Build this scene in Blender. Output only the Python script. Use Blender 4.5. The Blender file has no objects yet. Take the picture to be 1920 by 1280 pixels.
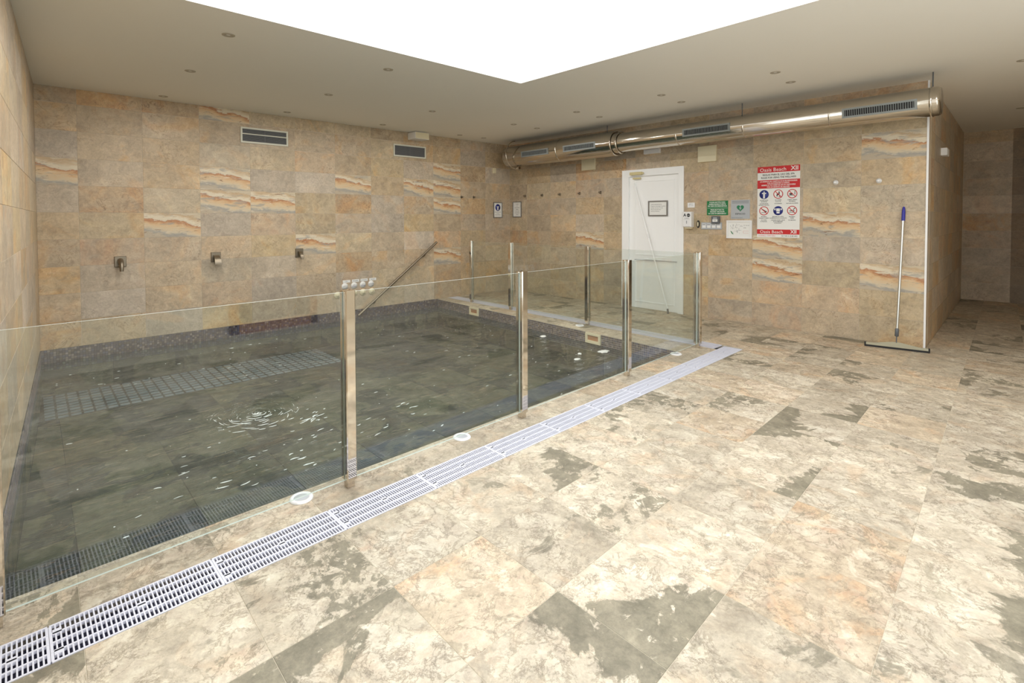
import bpy, math, random
import numpy as np
from mathutils import Matrix, Vector
random.seed(7)
rng = np.random.default_rng(11)
D = bpy.data
SC = bpy.context.scene
COL = SC.collection
PI = math.pi

# ------------------------------------------------------------------ camera
cam_d = D.cameras.new('camera'); cam = D.objects.new('camera', cam_d); COL.objects.link(cam)
F, PX, PY = 958.655, 943.872, 434.419
yaw, pit, rol = 0.74479, -0.025759, -0.002989
d = Vector((math.cos(pit)*math.sin(yaw), math.cos(pit)*math.cos(yaw), math.sin(pit)))
r = Vector((math.cos(yaw), -math.sin(yaw), 0)); u = r.cross(d)
c_, s_ = math.cos(rol), math.sin(rol)
r2 = c_*r + s_*u; u2 = -s_*r + c_*u
cam.matrix_world = Matrix(((r2.x, u2.x, -d.x, -7.0277), (r2.y, u2.y, -d.y, -7.4320), (r2.z, u2.z, -d.z, 1.4171), (0, 0, 0, 1)))
cam_d.sensor_width = 36; cam_d.lens = F/1920*36
cam_d.shift_x = (960-PX)/1920; cam_d.shift_y = (PY-640)/1920
cam_d.clip_start = 0.05
SC.camera = cam

# ------------------------------------------------------------------ sky, lamps, exposure
H = 2.8702
SKY = 2.75
LAMP, LAMPC = 13.0, (1.0, .965, .91)               # fill added in some of the recessed downlights
w = D.worlds.new('sky'); SC.world = w; w.use_nodes = True
w.node_tree.nodes['Background'].inputs[0].default_value = (0.965, 0.99, 1.03, 1)
w.node_tree.nodes['Background'].inputs[1].default_value = SKY

def portal(name, loc, rot, sx, sy):
    l = D.lights.new(name, 'AREA'); l.shape = 'RECTANGLE'; l.size = sx; l.size_y = sy
    l.cycles.is_portal = True
    o = D.objects.new(name, l); COL.objects.link(o); o.location = loc; o.rotation_euler = rot
SKX0, SKX1, SKY0, SKY1 = -6.75, -3.13, -8.75, -3.487      # skylight opening
portal('skylight_portal', ((SKX0+SKX1)/2, (SKY0+SKY1)/2, 3.30), (0, 0, 0), SKX1-SKX0-.01, SKY1-SKY0-.01)
REAR = -9.25
LWY0, LWY1 = -9.0, -5.75                              # span of the added side window, unseen at left
portal('side_fill_portal', (-6.99+.042*(LWY0+LWY1)/2-.2, (LWY0+LWY1)/2, 1.32), (0, -PI/2, .042), 2.45, 3.2)
portal('rear_fill_portal', (-4.68, REAR-.25, 1.59), (PI/2, 0, 0), 5.3, 2.24)  # sampling portal for the rear windows added as fill
SC.view_settings.view_transform = 'Standard'; SC.view_settings.look = 'None'
SC.view_settings.exposure = 0.35; SC.view_settings.gamma = 1; SC.view_settings.use_curve_mapping = False
SC.cycles.max_bounces = 14; SC.cycles.diffuse_bounces = 8; SC.cycles.glossy_bounces = 6
SC.cycles.transparent_max_bounces = 24; SC.cycles.caustics_reflective = False; SC.cycles.caustics_refractive = False
SC.cycles.sample_clamp_indirect = 6

# ------------------------------------------------------------------ materials
def lin(c):
    c /= 255.0
    return c/12.92 if c <= .04045 else ((c+.055)/1.055)**2.4
def C(*a): return (lin(a[0]), lin(a[1]), lin(a[2]), 1)

class G:
    def __init__(s, name):
        s.m = D.materials.new(name); s.m.use_nodes = True
        s.t = s.m.node_tree; s.t.nodes.clear()
        s.out = s.t.nodes.new('ShaderNodeOutputMaterial')
    def n(s, typ, ins=None, **props):
        nd = s.t.nodes.new('ShaderNode'+typ)
        for k, v in props.items(): setattr(nd, k, v)
        for k, v in (ins or {}).items():
            if hasattr(v, 'is_linked') or isinstance(v, bpy.types.NodeSocket): s.t.links.new(v, nd.inputs[k])
            else: nd.inputs[k].default_value = v
        return nd
    def math(s, op, a, b=0.0, clamp=False):
        return s.n('Math', {0: a, 1: b}, operation=op, use_clamp=clamp).outputs[0]
    def vmath(s, op, a, b=(0, 0, 0)):
        return s.n('VectorMath', {0: a, 1: b}, operation=op).outputs[0]
    def noise(s, co, scale, detail=6, rough=.6, dist=0.0, out=0):
        return s.n('TexNoise', {'Vector': co, 'Scale': scale, 'Detail': detail, 'Roughness': rough, 'Distortion': dist}).outputs[out]
    def ramp(s, f, els, mode='LINEAR'):
        nd = s.n('ValToRGB', {0: f}); cr = nd.color_ramp; cr.interpolation = mode
        while len(cr.elements) < len(els): cr.elements.new(.5)
        for e, (p, c) in zip(cr.elements, els):
            e.position = p
            e.color = c if isinstance(c, tuple) else (c, c, c, 1)
        return nd.outputs[0]
    def mix(s, f, a, b, mode='MIX'):
        nd = s.n('Mix', {0: f, 6: a, 7: b}, data_type='RGBA', blend_type=mode)
        return nd.outputs[2]
    def bump(s, h, strength=.2, dist=.01):
        return s.n('Bump', {'Height': h, 'Strength': strength, 'Distance': dist}).outputs[0]
    def bsdf(s, color, rough=.5, metal=0.0, spec=.5, normal=None):
        i = {'Base Color': color, 'Roughness': rough, 'Metallic': metal, 'Specular IOR Level': spec}
        if normal is not None: i['Normal'] = normal
        b = s.n('BsdfPrincipled', i)
        s.t.links.new(b.outputs[0], s.out.inputs[0]); return b
    def co(s):
        """object coordinates shifted by a random amount for every object"""
        tc = s.n('TexCoord').outputs['Object']
        s.rnd = s.n('ObjectInfo').outputs['Random']
        off = s.n('CombineXYZ', {0: s.math('MULTIPLY', s.rnd, 37.0), 1: s.math('MULTIPLY', s.rnd, 91.0), 2: s.math('MULTIPLY', s.rnd, 53.0)}).outputs[0]
        s.obj = tc
        return s.vmath('ADD', tc, off)
    def rnd2(s, k):
        return s.math('FRACT', s.math('MULTIPLY', s.rnd, k))

def plain(name, col, rough=.5, metal=0.0, spec=.5):
    g = G(name); g.bsdf(C(*col), rough, metal, spec); return g.m

def wall_stone(name, c0, c1, c2, blotch, bcol, dark=.55):
    g = G(name); co = g.co()
    n1 = g.noise(co, 4.0, 9, .62, .5)
    base = g.ramp(n1, [(.28, C(*c0)), (.5, C(*c1)), (.74, C(*c2))])
    zone = g.noise(g.vmath('ADD', co, (17, 3, 8)), 1.7, 5, .55, 1.2)
    base = g.mix(g.math('MULTIPLY', g.ramp(zone, [(.42, 0.0), (.52, 1.0)]), .42), base, C(176, 164, 148))
    base = g.mix(g.math('MULTIPLY', g.ramp(zone, [(.36, 1.0), (.44, 0.0)]), .40), base, C(206, 172, 132))
    n2 = g.noise(g.vmath('ADD', co, (3, 9, 5)), 3.2, 6, .6, 1.0)
    base = g.mix(g.math('MULTIPLY', g.ramp(n2, [(.50, 0.0), (.68, 1.0)]), blotch), base, C(*bcol))
    n3 = g.noise(g.vmath('ADD', co, (13, 2, 7)), 4.5, 7, .6, 2.2)
    vein = g.ramp(n3, [(.485, 0.0), (.5, 1.0), (.515, 0.0)])
    n4 = g.noise(co, 2.0, 2, .5)
    base = g.mix(g.math('MULTIPLY', g.math('MULTIPLY', vein, g.ramp(n4, [(.48, 0.0), (.62, 1.0)])), dark), base, C(112, 86, 62))
    pale = g.ramp(g.noise(g.vmath('ADD', co, (1, 17, 4)), 5, 8, .68, 1.6), [(.62, 0.0), (.72, 1.0)])
    base = g.mix(g.math('MULTIPLY', pale, .4), base, C(218, 206, 186))
    fine = g.noise(co, 60, 5, .7)
    mid = g.noise(g.vmath('ADD', co, (7, 7, 1)), 14, 7, .68, 1.0)
    base = g.mix(.5, base, g.ramp(mid, [(.32, C(150, 146, 140)), (.68, C(212, 208, 200))]), 'OVERLAY')
    base = g.mix(.25, base, g.ramp(fine, [(.3, C(140, 132, 122)), (.7, C(216, 210, 200))]), 'OVERLAY')
    val = g.math('ADD', .88, g.math('MULTIPLY', g.rnd2(7.31), .20))
    hs = g.n('HueSaturation', {'Value': val, 'Saturation': g.math('ADD', .85, g.math('MULTIPLY', g.rnd2(3.77), .35)), 'Color': base}).outputs[0]
    hgt = g.math('ADD', g.math('MULTIPLY', n1, .7), g.math('MULTIPLY', fine, .3))
    g.bsdf(hs, .42, 0, .4, g.bump(hgt, .25, .012)); return g.m

def wall_streak(name):
    g = G(name); co = g.co()
    sep = g.n('SeparateXYZ', {0: g.obj})
    nz = g.noise(g.vmath('MULTIPLY', co, (4.2, 10.0, 1)), 1.5, 10, .68, .8)
    big = g.noise(g.vmath('MULTIPLY', g.vmath('ADD', co, (4, 4, 4)), (2.2, 2.2, 1)), 1.2, 3, .5)
    f = g.math('ADD', g.math('ADD', g.math('DIVIDE', sep.outputs[1], .3), .5), g.math('MULTIPLY', g.math('SUBTRACT', nz, .5), .55))
    f = g.math('ADD', f, g.math('ADD', g.math('MULTIPLY', sep.outputs[0], .50), g.math('MULTIPLY', g.math('SUBTRACT', big, .5), .5)))
    base = g.ramp(f, [(0.0, C(186, 172, 150)), (.12, C(160, 156, 148)), (.22, C(206, 192, 166)), (.32, C(212, 190, 156)), (.44, C(214, 184, 144)),
                      (.54, C(202, 160, 118)), (.62, C(176, 122, 84)), (.66, C(214, 202, 178)), (.76, C(220, 208, 184)), (.86, C(204, 182, 150)), (.94, C(190, 164, 130)), (1.0, C(200, 186, 160))])
    st = g.noise(g.vmath('MULTIPLY', co, (3.6, 24.0, 1)), 1.3, 8, .72, .6)
    base = g.mix(g.math('MULTIPLY', g.ramp(st, [(.58, 0.0), (.66, 1.0)]), .65), base, C(228, 218, 198))
    dk = g.noise(g.vmath('MULTIPLY', g.vmath('ADD', co, (5, 3, 1)), (4.0, 18.0, 1)), 1.5, 9, .74, 1.0)
    base = g.mix(g.math('MULTIPLY', g.ramp(dk, [(.585, 0.0), (.64, 1.0)]), .85), base, C(126, 92, 66))
    gy = g.noise(g.vmath('MULTIPLY', g.vmath('ADD', co, (9, 8, 1)), (3.0, 14.0, 1)), 1.4, 6, .6, .5)
    base = g.mix(g.math('MULTIPLY', g.ramp(gy, [(.56, 0.0), (.64, 1.0)]), .7), base, C(158, 154, 146))
    g.bsdf(base, .42, 0, .4, g.bump(st, .25, .012)); return g.m

def floor_stone(name, c0, c1, c2, thr, patch, fleck, peach, wedge=0.0, pcol=(116, 112, 98), pcol2=(142, 136, 120), bumpk=.55):
    g = G(name); co = g.co()
    n1 = g.noise(co, 3.0, 9, .62, .8)
    base = g.ramp(n1, [(.3, C(*c0)), (.5, C(*c1)), (.7, C(*c2))])
    base = g.mix(g.math('MULTIPLY', g.ramp(g.noise(g.vmath('ADD', co, (4, 8, 3)), 3.4, 5, .6, 1.4), [(.53, 0.0), (.64, 1.0)]), peach), base, C(206, 172, 138))
    fine = g.noise(co, 45, 7, .78, .5)
    crk = g.noise(g.vmath('ADD', co, (11, 6, 2)), 7, 9, .70, .5)
    crack = g.ramp(crk, [(.47, 0.0), (.5, 1.0), (.53, 0.0)])
    base = g.mix(g.math('MULTIPLY', g.math('MULTIPLY', crack, g.ramp(n1, [(.40, 0.0), (.52, 1.0)])), .65), base, C(128, 116, 98))
    ck2 = g.noise(g.vmath('ADD', co, (1, 16, 2)), 3.6, 10, .66, .3)
    base = g.mix(g.math('MULTIPLY', g.ramp(ck2, [(.492, 0.0), (.5, 1.0), (.508, 0.0)]), .6), base, C(116, 106, 92))
    sm = g.noise(g.vmath('ADD', co, (8, 8, 18)), 6.5, 9, .66, .6)
    base = g.mix(g.math('MULTIPLY', g.ramp(sm, [(.60, 0.0), (.63, 1.0)]), .5), base, C(*pcol2))
    base = g.mix(g.math('MULTIPLY', g.ramp(sm, [(.36, 1.0), (.40, 0.0)]), .5), base, C(*[min(c_*1.08, 240) for c_ in c2]))
    # sharp-edged grey slate patches with cream flecks
    p = g.noise(g.vmath('ADD', co, (21, 5, 9)), 2.8, 10, .64, .7)
    if wedge:
        sep = g.n('SeparateXYZ', {0: g.obj})
        a = g.math('MULTIPLY', g.rnd2(5.13), 6.28)
        dirn = g.math('ADD', g.math('MULTIPLY', sep.outputs[0], g.math('COSINE', a)), g.math('MULTIPLY', sep.outputs[1], g.math('SINE', a)))
        p = g.math('ADD', p, g.math('MULTIPLY', dirn, wedge))
    pm = g.ramp(p, [(thr, 0.0), (thr+.025, 1.0)])
    fl = g.noise(g.vmath('ADD', co, (2, 31, 6)), 15, 8, .7, .5)
    fm = g.ramp(fl, [(fleck, 1.0), (fleck+.04, 0.0)])
    pcolr = g.ramp(g.noise(co, 7, 6, .65, .5), [(.32, C(*pcol)), (.68, C(*pcol2))])
    base = g.mix(g.math('MULTIPLY', g.math('MULTIPLY', pm, fm), patch), base, pcolr)
    mid = g.noise(g.vmath('ADD', co, (9, 1, 3)), 9, 10, .78, .35)
    base = g.mix(.42, base, g.ramp(mid, [(.34, C(122, 116, 106)), (.5, C(188, 185, 178)), (.66, C(236, 233, 226))]), 'OVERLAY')
    base = g.mix(.30, base, g.ramp(fine, [(.3, C(120, 112, 100)), (.7, C(232, 226, 214))]), 'OVERLAY')
    val = g.math('ADD', .86, g.math('MULTIPLY', g.rnd2(7.31), .20))
    hs = g.n('HueSaturation', {'Value': val, 'Saturation': 1.0, 'Color': base}).outputs[0]
    hgt = g.math('ADD', g.math('ADD', g.math('MULTIPLY', n1, .4), g.math('MULTIPLY', fine, .35)), g.math('MULTIPLY', pm, -.25))
    g.bsdf(hs, .5, 0, .35, g.bump(hgt, bumpk, .008)); return g.m

M = {}
M['w_plain'] = wall_stone('slate_plain', (172, 158, 138), (196, 181, 158), (214, 200, 178), .30, (208, 174, 138))
M['w_grey'] = wall_stone('slate_grey', (176, 164, 147), (196, 184, 166), (212, 201, 185), .14, (206, 178, 148))
M['w_olive'] = wall_stone('slate_olive', (172, 160, 138), (197, 184, 159), (216, 204, 180), .24, (212, 184, 146))
M['w_rust'] = wall_stone('slate_rust', (172, 154, 132), (198, 178, 152), (214, 198, 172), .55, (208, 166, 126), .8)
M['w_streak'] = wall_streak('slate_streaked')
cr = ((168, 158, 142), (192, 183, 167), (210, 202, 188))
M['f_cream'] = floor_stone('floor_cream', *cr, .62, .75, .60, .25)
M['f_patch'] = floor_stone('floor_patched', *cr, .55, .92, .57, .2, .35)
M['f_wedge'] = floor_stone('floor_wedge', *cr, .59, .95, .60, .15, 1.1)
M['f_speckle'] = floor_stone('floor_speckled', *cr, .47, .9, .50, .1, .4)
M['f_peach'] = floor_stone('floor_peach', (172, 158, 138), (196, 182, 162), (212, 200, 184), .66, .6, .6, .55)
M['p_slate'] = floor_stone('pool_slate', (82, 78, 62), (106, 99, 78), (126, 117, 94), .55, .92, .68, .2, .5, (46, 52, 50), (66, 70, 66), .3)
M['p_slate2'] = floor_stone('pool_slate_dark', (72, 70, 58), (92, 87, 70), (112, 105, 86), .50, .92, .70, .1, .6, (44, 50, 50), (62, 66, 64), .3)

def paint(name, col, rough=.85, k=.15, sc=60):
    g = G(name); co = g.n('TexCoord').outputs['Object']
    n1 = g.noise(co, sc, 5, .6); n0 = g.noise(co, .7, 3, .5)
    base = g.mix(g.math('MULTIPLY', n0, .12), C(*col), C(col[0]*.86, col[1]*.84, col[2]*.8))
    g.bsdf(base, rough, 0, .3, g.bump(n1, k, .004)); return g.m
M['ceiling'] = paint('ceiling_plaster', (246, 245, 239), .85, .22, 35)
M['well'] = paint('skylight_white', (240, 240, 238), .8, .1)
M['grout'] = paint('tile_grout', (218, 210, 194), .9)
M['fgrout'] = paint('floor_grout', (200, 190, 170), .9)
M['white'] = plain('white_paint', (246, 247, 247), .35)
M['whitepl'] = plain('white_plastic', (236, 236, 236), .35)
M['gratepl'] = plain('white_grate_plastic', (218, 218, 228), .4)
M['cream'] = plain('cream_plastic', (226, 216, 184), .45)
M['brasspl'] = plain('pale_brass', (206, 194, 148), .35, .3)
M['channel'] = plain('channel_grey', (58, 58, 80), .8)
M['black'] = plain('black_rubber', (26, 26, 28), .5)
M['dark'] = plain('dark_void', (40, 44, 46), .7)
M['graypl'] = plain('grey_plastic', (92, 96, 100), .45)
M['alu'] = plain('brushed_aluminium', (205, 205, 200), .28, 1.0)
M['ventmet'] = plain('grille_metal', (142, 148, 148), .5, .2)
M['ventcream'] = plain('vent_frame', (214, 214, 200), .5)
M['slat'] = plain('vent_slat', (120, 122, 124), .5)
M['blue'] = plain('blue_handle', (44, 44, 150), .4)
M['tan'] = plain('squeegee_bar', (176, 172, 150), .45, .2)
M['red'] = plain('sign_red', (200, 34, 38), .5)
M['paper'] = plain('paper_white', (234, 234, 230), .6)
M['ink'] = plain('ink_black', (40, 40, 44), .7)
M['inkg'] = plain('ink_grey', (120, 122, 126), .7)
M['signblue'] = plain('sign_blue', (40, 50, 130), .5)
M['signgreen'] = plain('sign_green', (24, 120, 66), .5)
M['heart'] = plain('heart_green', (40, 124, 84), .5)
M['signgrey'] = plain('sign_grey', (178, 182, 186), .45)
M['pink'] = plain('paper_pink', (226, 130, 138), .6)
M['wood'] = plain('brown_door_wood', (178, 128, 90), .4)
M['frame'] = plain('frame_grey', (150, 150, 150), .3, .8)

def metal(name, col, rough, k=0.0):
    g = G(name)
    nrm = None
    if k:
        co = g.n('TexCoord').outputs['Object']
        nrm = g.bump(g.noise(g.vmath('MULTIPLY', co, (1, .35, 1)), 6, 3, .5), k, .01)
    g.bsdf(C(*col), rough, 1.0, .5, nrm); return g.m
M['chrome'] = metal('polished_steel', (216, 208, 196), .06)
M['duct'] = metal('duct_steel', (205, 198, 186), .13, .25)
M['steel'] = metal('satin_steel', (140, 130, 114), .42)

def schlick(g, f0, nrm=None):
    geo = g.n('NewGeometry')
    n = nrm if nrm is not None else geo.outputs['Normal']
    dt = g.n('VectorMath', {0: geo.outputs['Incoming'], 1: n}, operation='DOT_PRODUCT').outputs['Value']
    k = g.math('POWER', g.math('SUBTRACT', 1.0, g.math('ABSOLUTE', dt), True), 5.0)
    return g.math('ADD', f0, g.math('MULTIPLY', k, 1-f0))
def glass(name, tint, f0):
    g = G(name)
    t = g.n('BsdfTransparent', {0: (*tint, 1)}); gl = g.n('BsdfGlossy', {'Roughness': 0.0, 'Color': (1, 1, 1, 1)})
    mx = g.n('MixShader', {0: schlick(g, f0), 1: t.outputs[0], 2: gl.outputs[0]})
    g.t.links.new(mx.outputs[0], g.out.inputs[0]); return g.m
M['glass'] = glass('clear_glass', (.95, .975, .965), .066)
M['glassedge'] = plain('glass_edge', (214, 226, 220), .15)  # bright edge highlight put into a pale colour
def water():
    g = G('pool_water')
    co = g.n('TexCoord').outputs['Object']
    wv = g.math('ADD', g.noise(g.vmath('MULTIPLY', co, (1.3, 5.5, 1)), 2.6, 5, .55, .7), g.math('MULTIPLY', g.noise(g.vmath('MULTIPLY', co, (1, 1.7, 1)), 13, 4, .55, .6), .22))
    b = g.bump(wv, .55, .055)
    t = g.n('BsdfTransparent', {0: (.61, .735, .77, 1)})
    gl = g.n('BsdfGlossy', {'Roughness': 0.02, 'Color': (1, 1, 1, 1), 'Normal': b})
    mx = g.n('MixShader', {0: g.math('MULTIPLY', schlick(g, .022, b), .66), 1: t.outputs[0], 2: gl.outputs[0]})
    g.t.links.new(mx.outputs[0], g.out.inputs[0]); return g.m
M['water'] = water()
def mosaic():
    g = G('iridescent_mosaic')
    at = g.n('Attribute', attribute_name='tile_tone').outputs['Fac']
    base = g.ramp(at, [(0.0, C(74, 66, 72)), (.3, C(92, 84, 96)), (.5, C(104, 92, 84)), (.7, C(90, 90, 112)), (.86, C(118, 108, 106)), (1.0, C(140, 132, 130))])
    g.bsdf(base, .35, .0, .5); return g.m
M['mosaic'] = mosaic()
def strip():
    g = G('pool_strip_tile'); co = g.co()
    g.bsdf(g.ramp(g.noise(co, 9, 4, .6), [(.3, C(140, 146, 152)), (.7, C(168, 172, 176))]), .4); return g.m
M['strip'] = strip()

# ------------------------------------------------------------------ geometry helpers
class MB:
    def __init__(s): s.v = []; s.f = []; s.mi = []; s.sm = []
    def add(s, vs, fs, mi=0, smooth=False):
        b = len(s.v); s.v += [tuple(p) for p in vs]
        for f in fs: s.f.append(tuple(i+b for i in f)); s.mi.append(mi); s.sm.append(smooth)
        return s
    def box(s, x0, y0, z0, x1, y1, z1, mi=0, T=None):
        vs = [Vector((x, y, z)) for z in (z0, z1) for x, y in ((x0, y0), (x1, y0), (x1, y1), (x0, y1))]
        if T is not None: vs = [T @ p for p in vs]
        return s.add(vs, [(3, 2, 1, 0), (4, 5, 6, 7), (0, 1, 5, 4), (1, 2, 6, 5), (2, 3, 7, 6), (3, 0, 4, 7)], mi)
    def cbox(s, x0, y0, z0, x1, y1, z1, c=.003, mi=0, T=None):
        """box whose +z face is chamfered (z0 the back)"""
        a = [(x0, y0), (x1, y0), (x1, y1), (x0, y1)]; b = [(x0+c, y0+c), (x1-c, y0+c), (x1-c, y1-c), (x0+c, y1-c)]
        vs = [Vector((*p, z0)) for p in a]+[Vector((*p, z1-c)) for p in a]+[Vector((*p, z1)) for p in b]
        if T is not None: vs = [T @ p for p in vs]
        fs = [(3, 2, 1, 0), (8, 9, 10, 11)]
        for i in range(4):
            j = (i+1) % 4; fs += [(i, j, j+4, i+4), (i+4, j+4, j+8, i+8)]
        return s.add(vs, fs, mi)
    def prism(s, poly, z0, z1, mi=0, T=None, bottom=True):
        n = len(poly)
        vs = [Vector((*p, z0)) for p in poly]+[Vector((*p, z1)) for p in poly]
        if T is not None: vs = [T @ p for p in vs]
        fs = [tuple(range(n, 2*n))]+([tuple(reversed(range(n)))] if bottom else [])
        fs += [(i, (i+1) % n, (i+1) % n+n, i+n) for i in range(n)]
        return s.add(vs, fs, mi)
    def tube(s, pts, rad, n=12, mi=0, cap=True):
        pts = [Vector(p) for p in pts]; k = len(pts)
        rads = rad if isinstance(rad, (list, tuple)) else [rad]*k
        vs = []; ref = None
        for i, p in enumerate(pts):
            t = (pts[min(i+1, k-1)]-pts[max(i-1, 0)]).normalized()
            if ref is None: ref = t.orthogonal().normalized()
            ref = (ref-t*ref.dot(t)).normalized(); b = t.cross(ref)
            for j in range(n):
                a = 2*PI*j/n; vs.append(p+(ref*math.cos(a)+b*math.sin(a))*rads[i])
        fs = [(i*n+j, i*n+(j+1) % n, (i+1)*n+(j+1) % n, (i+1)*n+j) for i in range(k-1) for j in range(n)]
        s.add(vs, fs, mi, True)
        if cap:
            s.add(vs[:n], [tuple(reversed(range(n)))], mi); s.add(vs[-n:], [tuple(range(n))], mi)
        return s
    def lathe(s, prof, n=24, mi=0, T=None, smooth=True, cap=True):
        """prof: (radius, z) pairs, turned about z"""
        vs = []
        for (rr, z) in prof:
            for j in range(n):
                a = 2*PI*j/n; p = Vector((rr*math.cos(a), rr*math.sin(a), z))
                vs.append(T @ p if T is not None else p)
        k = len(prof)
        fs = [(i*n+j, i*n+(j+1) % n, (i+1)*n+(j+1) % n, (i+1)*n+j) for i in range(k-1) for j in range(n)]
        s.add(vs, fs, mi, smooth)
        for idx, rev in ((0, True), (k-1, False)):
            if cap and prof[idx][0] > 1e-6:
                ring = vs[idx*n:(idx+1)*n]; o = tuple(range(n)); s.add(ring, [tuple(reversed(o)) if rev else o], mi)
        return s
    def mesh(s, name, mats):
        me = D.meshes.new(name); me.from_pydata(s.v, [], s.f)
        for m in (mats if isinstance(mats, (list, tuple)) else [mats]): me.materials.append(m)
        me.polygons.foreach_set('material_index', s.mi); me.polygons.foreach_set('use_smooth', s.sm)
        me.update(); return me
    def obj(s, name, mats, parent=None, T=None):
        return link(name, s.mesh(name, mats), parent, T)

def link(name, data, parent=None, T=None):
    o = D.objects.new(name, data); COL.objects.link(o)
    if parent is not None: o.parent = parent
    if T is not None: o.matrix_basis = T
    return o
def tag(o, label=None, cat=None, group=None, kind=None):
    if label: o['label'] = label
    if cat: o['category'] = cat
    if group: o['group'] = group
    if kind: o['kind'] = kind
    return o
def empty(name, T, label, cat, group=None):
    o = D.objects.new(name, None); COL.objects.link(o); o.empty_display_size = .05
    o.matrix_basis = T if isinstance(T, Matrix) else Matrix.Translation(T)
    return tag(o, label, cat, group)
def copy_tree(o, parent=None):
    c = o.copy(); COL.objects.link(c)
    if parent is not None: c.parent = parent
    for ch in o.children: copy_tree(ch, c)
    return c
def basis(o, x, y, z):
    x, y, z = Vector(x), Vector(y), Vector(z)
    return Matrix(((x.x, y.x, z.x, o[0]), (x.y, y.y, z.y, o[1]), (x.z, y.z, z.z, o[2]), (0, 0, 0, 1)))
LS = .042                                             # left wall leans slightly away
ld = Vector((LS, 1, 0)).normalized(); ln_ = Vector((ld.y, -ld.x, 0))
def onback(x, z, y=0): return basis((x, y, z), (1, 0, 0), (0, 0, 1), (0, -1, 0))
def onright(y, z, x=0): return basis((x, y, z), (0, -1, 0), (0, 0, 1), (-1, 0, 0))
def onleft(y, z): return basis((-6.99+LS*y, y, z), ld, (0, 0, 1), ln_)
SS = .036
sd_ = Vector((1, SS, 0)).normalized(); sn_ = Vector((sd_.y, -sd_.x, 0))
def onside(x, z, y=-6.483): return basis((x, y+SS*x, z), sd_, (0, 0, 1), sn_)
def onend(y, z, x=4.85): return basis((x, y, z), (0, -1, 0), (0, 0, 1), (-1, 0, 0))

def clip(poly, a, b, c):
    """keep a*x+b*y<=c"""
    out = []
    for i in range(len(poly)):
        p, q = poly[i-1], poly[i]
        dp, dq = a*p[0]+b*p[1]-c, a*q[0]+b*q[1]-c
        if dp*dq < 0:
            t = dp/(dp-dq); out.append((p[0]+t*(q[0]-p[0]), p[1]+t*(q[1]-p[1])))
        if dq <= 0: out.append(q)
    return out
def area(p): return .5*sum(p[i-1][0]*p[i][1]-p[i][0]*p[i-1][1] for i in range(len(p)))
def inset(poly, k):
    q = [p for i, p in enumerate(poly) if math.dist(p, poly[i-1]) > .004]
    n = len(q); res = []
    for i in range(n):
        p0, p1, p2 = q[i-1], q[i], q[(i+1) % n]
        d1 = Vector((p1[0]-p0[0], p1[1]-p0[1])).normalized(); d2 = Vector((p2[0]-p1[0], p2[1]-p1[1])).normalized()
        n1 = Vector((-d1.y, d1.x)); n2 = Vector((-d2.y, d2.x)); den = 1+n1.dot(n2)
        off = (n1+n2)/max(den, .2)*k
        res.append((p1[0]+off.x, p1[1]+off.y))
    return res
TCACHE = {}
def tile(parent, poly, T, mat, gap=.0012, ch=.0012, th=.010, top=0.0, name='tile'):
    """one stone tile: polygon in the local xy plane, chamfered upper edge"""
    key = (tuple((round(x, 4), round(y, 4)) for x, y in poly), mat, th, top, name)
    me = TCACHE.get(key)
    if me is None:
        if area(poly) < 0: poly = poly[::-1]
        a = inset(poly, gap); b = inset(a, ch); n = len(a)
        if len(b) != n or n < 3: return None
        vs = [Vector((*p, top-th)) for p in a]+[Vector((*p, top-ch)) for p in a]+[Vector((*p, top)) for p in b]
        fs = [tuple(range(2*n, 3*n))]
        for i in range(n):
            j = (i+1) % n; fs += [(i, j, j+n, i+n), (i+n, j+n, j+2*n, i+2*n)]
        me = MB().add(vs, fs).mesh(name, M[mat]); TCACHE[key] = me
    return link(name, me, parent, T)
def rect(w, h): return [(-w/2, -h/2), (w/2, -h/2), (w/2, h/2), (-w/2, h/2)]
def pick(opts):
    t = random.random()*sum(v for _, v in opts)
    for k, v in opts:
        t -= v
        if t <= 0: return k
    return opts[-1][0]
WOPT = [('w_plain', 4), ('w_grey', 3), ('w_olive', 2.4), ('w_rust', 1.6), ('w_streak', .35)]
WOPT0 = [('w_plain', 4), ('w_grey', 3), ('w_olive', 2.4), ('w_rust', 1.7)]

# ------------------------------------------------------------------ setting: walls
TH = .010
def slab(name, mb, mat, kind='structure'):
    o = mb.obj(name, M[mat]); tag(o, kind=kind); return o
def wall_tiles(parent, at, cols, rows, special, opts=WOPT0, hole=None):
    for ci, (a, b) in enumerate(cols):
        for ri, (z0, z1) in enumerate(rows):
            m = 'w_streak' if (ci, ri) in special else pick(opts)
            q = [(min(a, b), max(a, b), z0, z1)]
            if hole: 
                ha, hb, hz = hole; nq = []
                for (x0, x1, y0, y1) in q:
                    if x1 <= ha or x0 >= hb or y0 >= hz: nq.append((x0, x1, y0, y1)); continue
                    if x0 < ha-.01: nq.append((x0, ha, y0, y1))
                    if x1 > hb+.01: nq.append((hb, x1, y0, y1))
                    if y1 > hz+.01: nq.append((max(x0, ha), min(x1, hb), hz, y1))
                q = nq
            for (x0, x1, y0, y1) in q:
                if x1-x0 < .01 or y1-y0 < .01: continue
                tile(parent, rect(x1-x0, y1-y0), at((x0+x1)/2, (y0+y1)/2), m, th=TH, top=0.0)
REC = .003                                             # grout lies this far behind the tile faces
rowsB = [(.3*k, min(.3*(k+1), H)) for k in range(10)]
rowsR = [(.2965*k, min(.2965*(k+1), H)) for k in range(10)]
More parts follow.
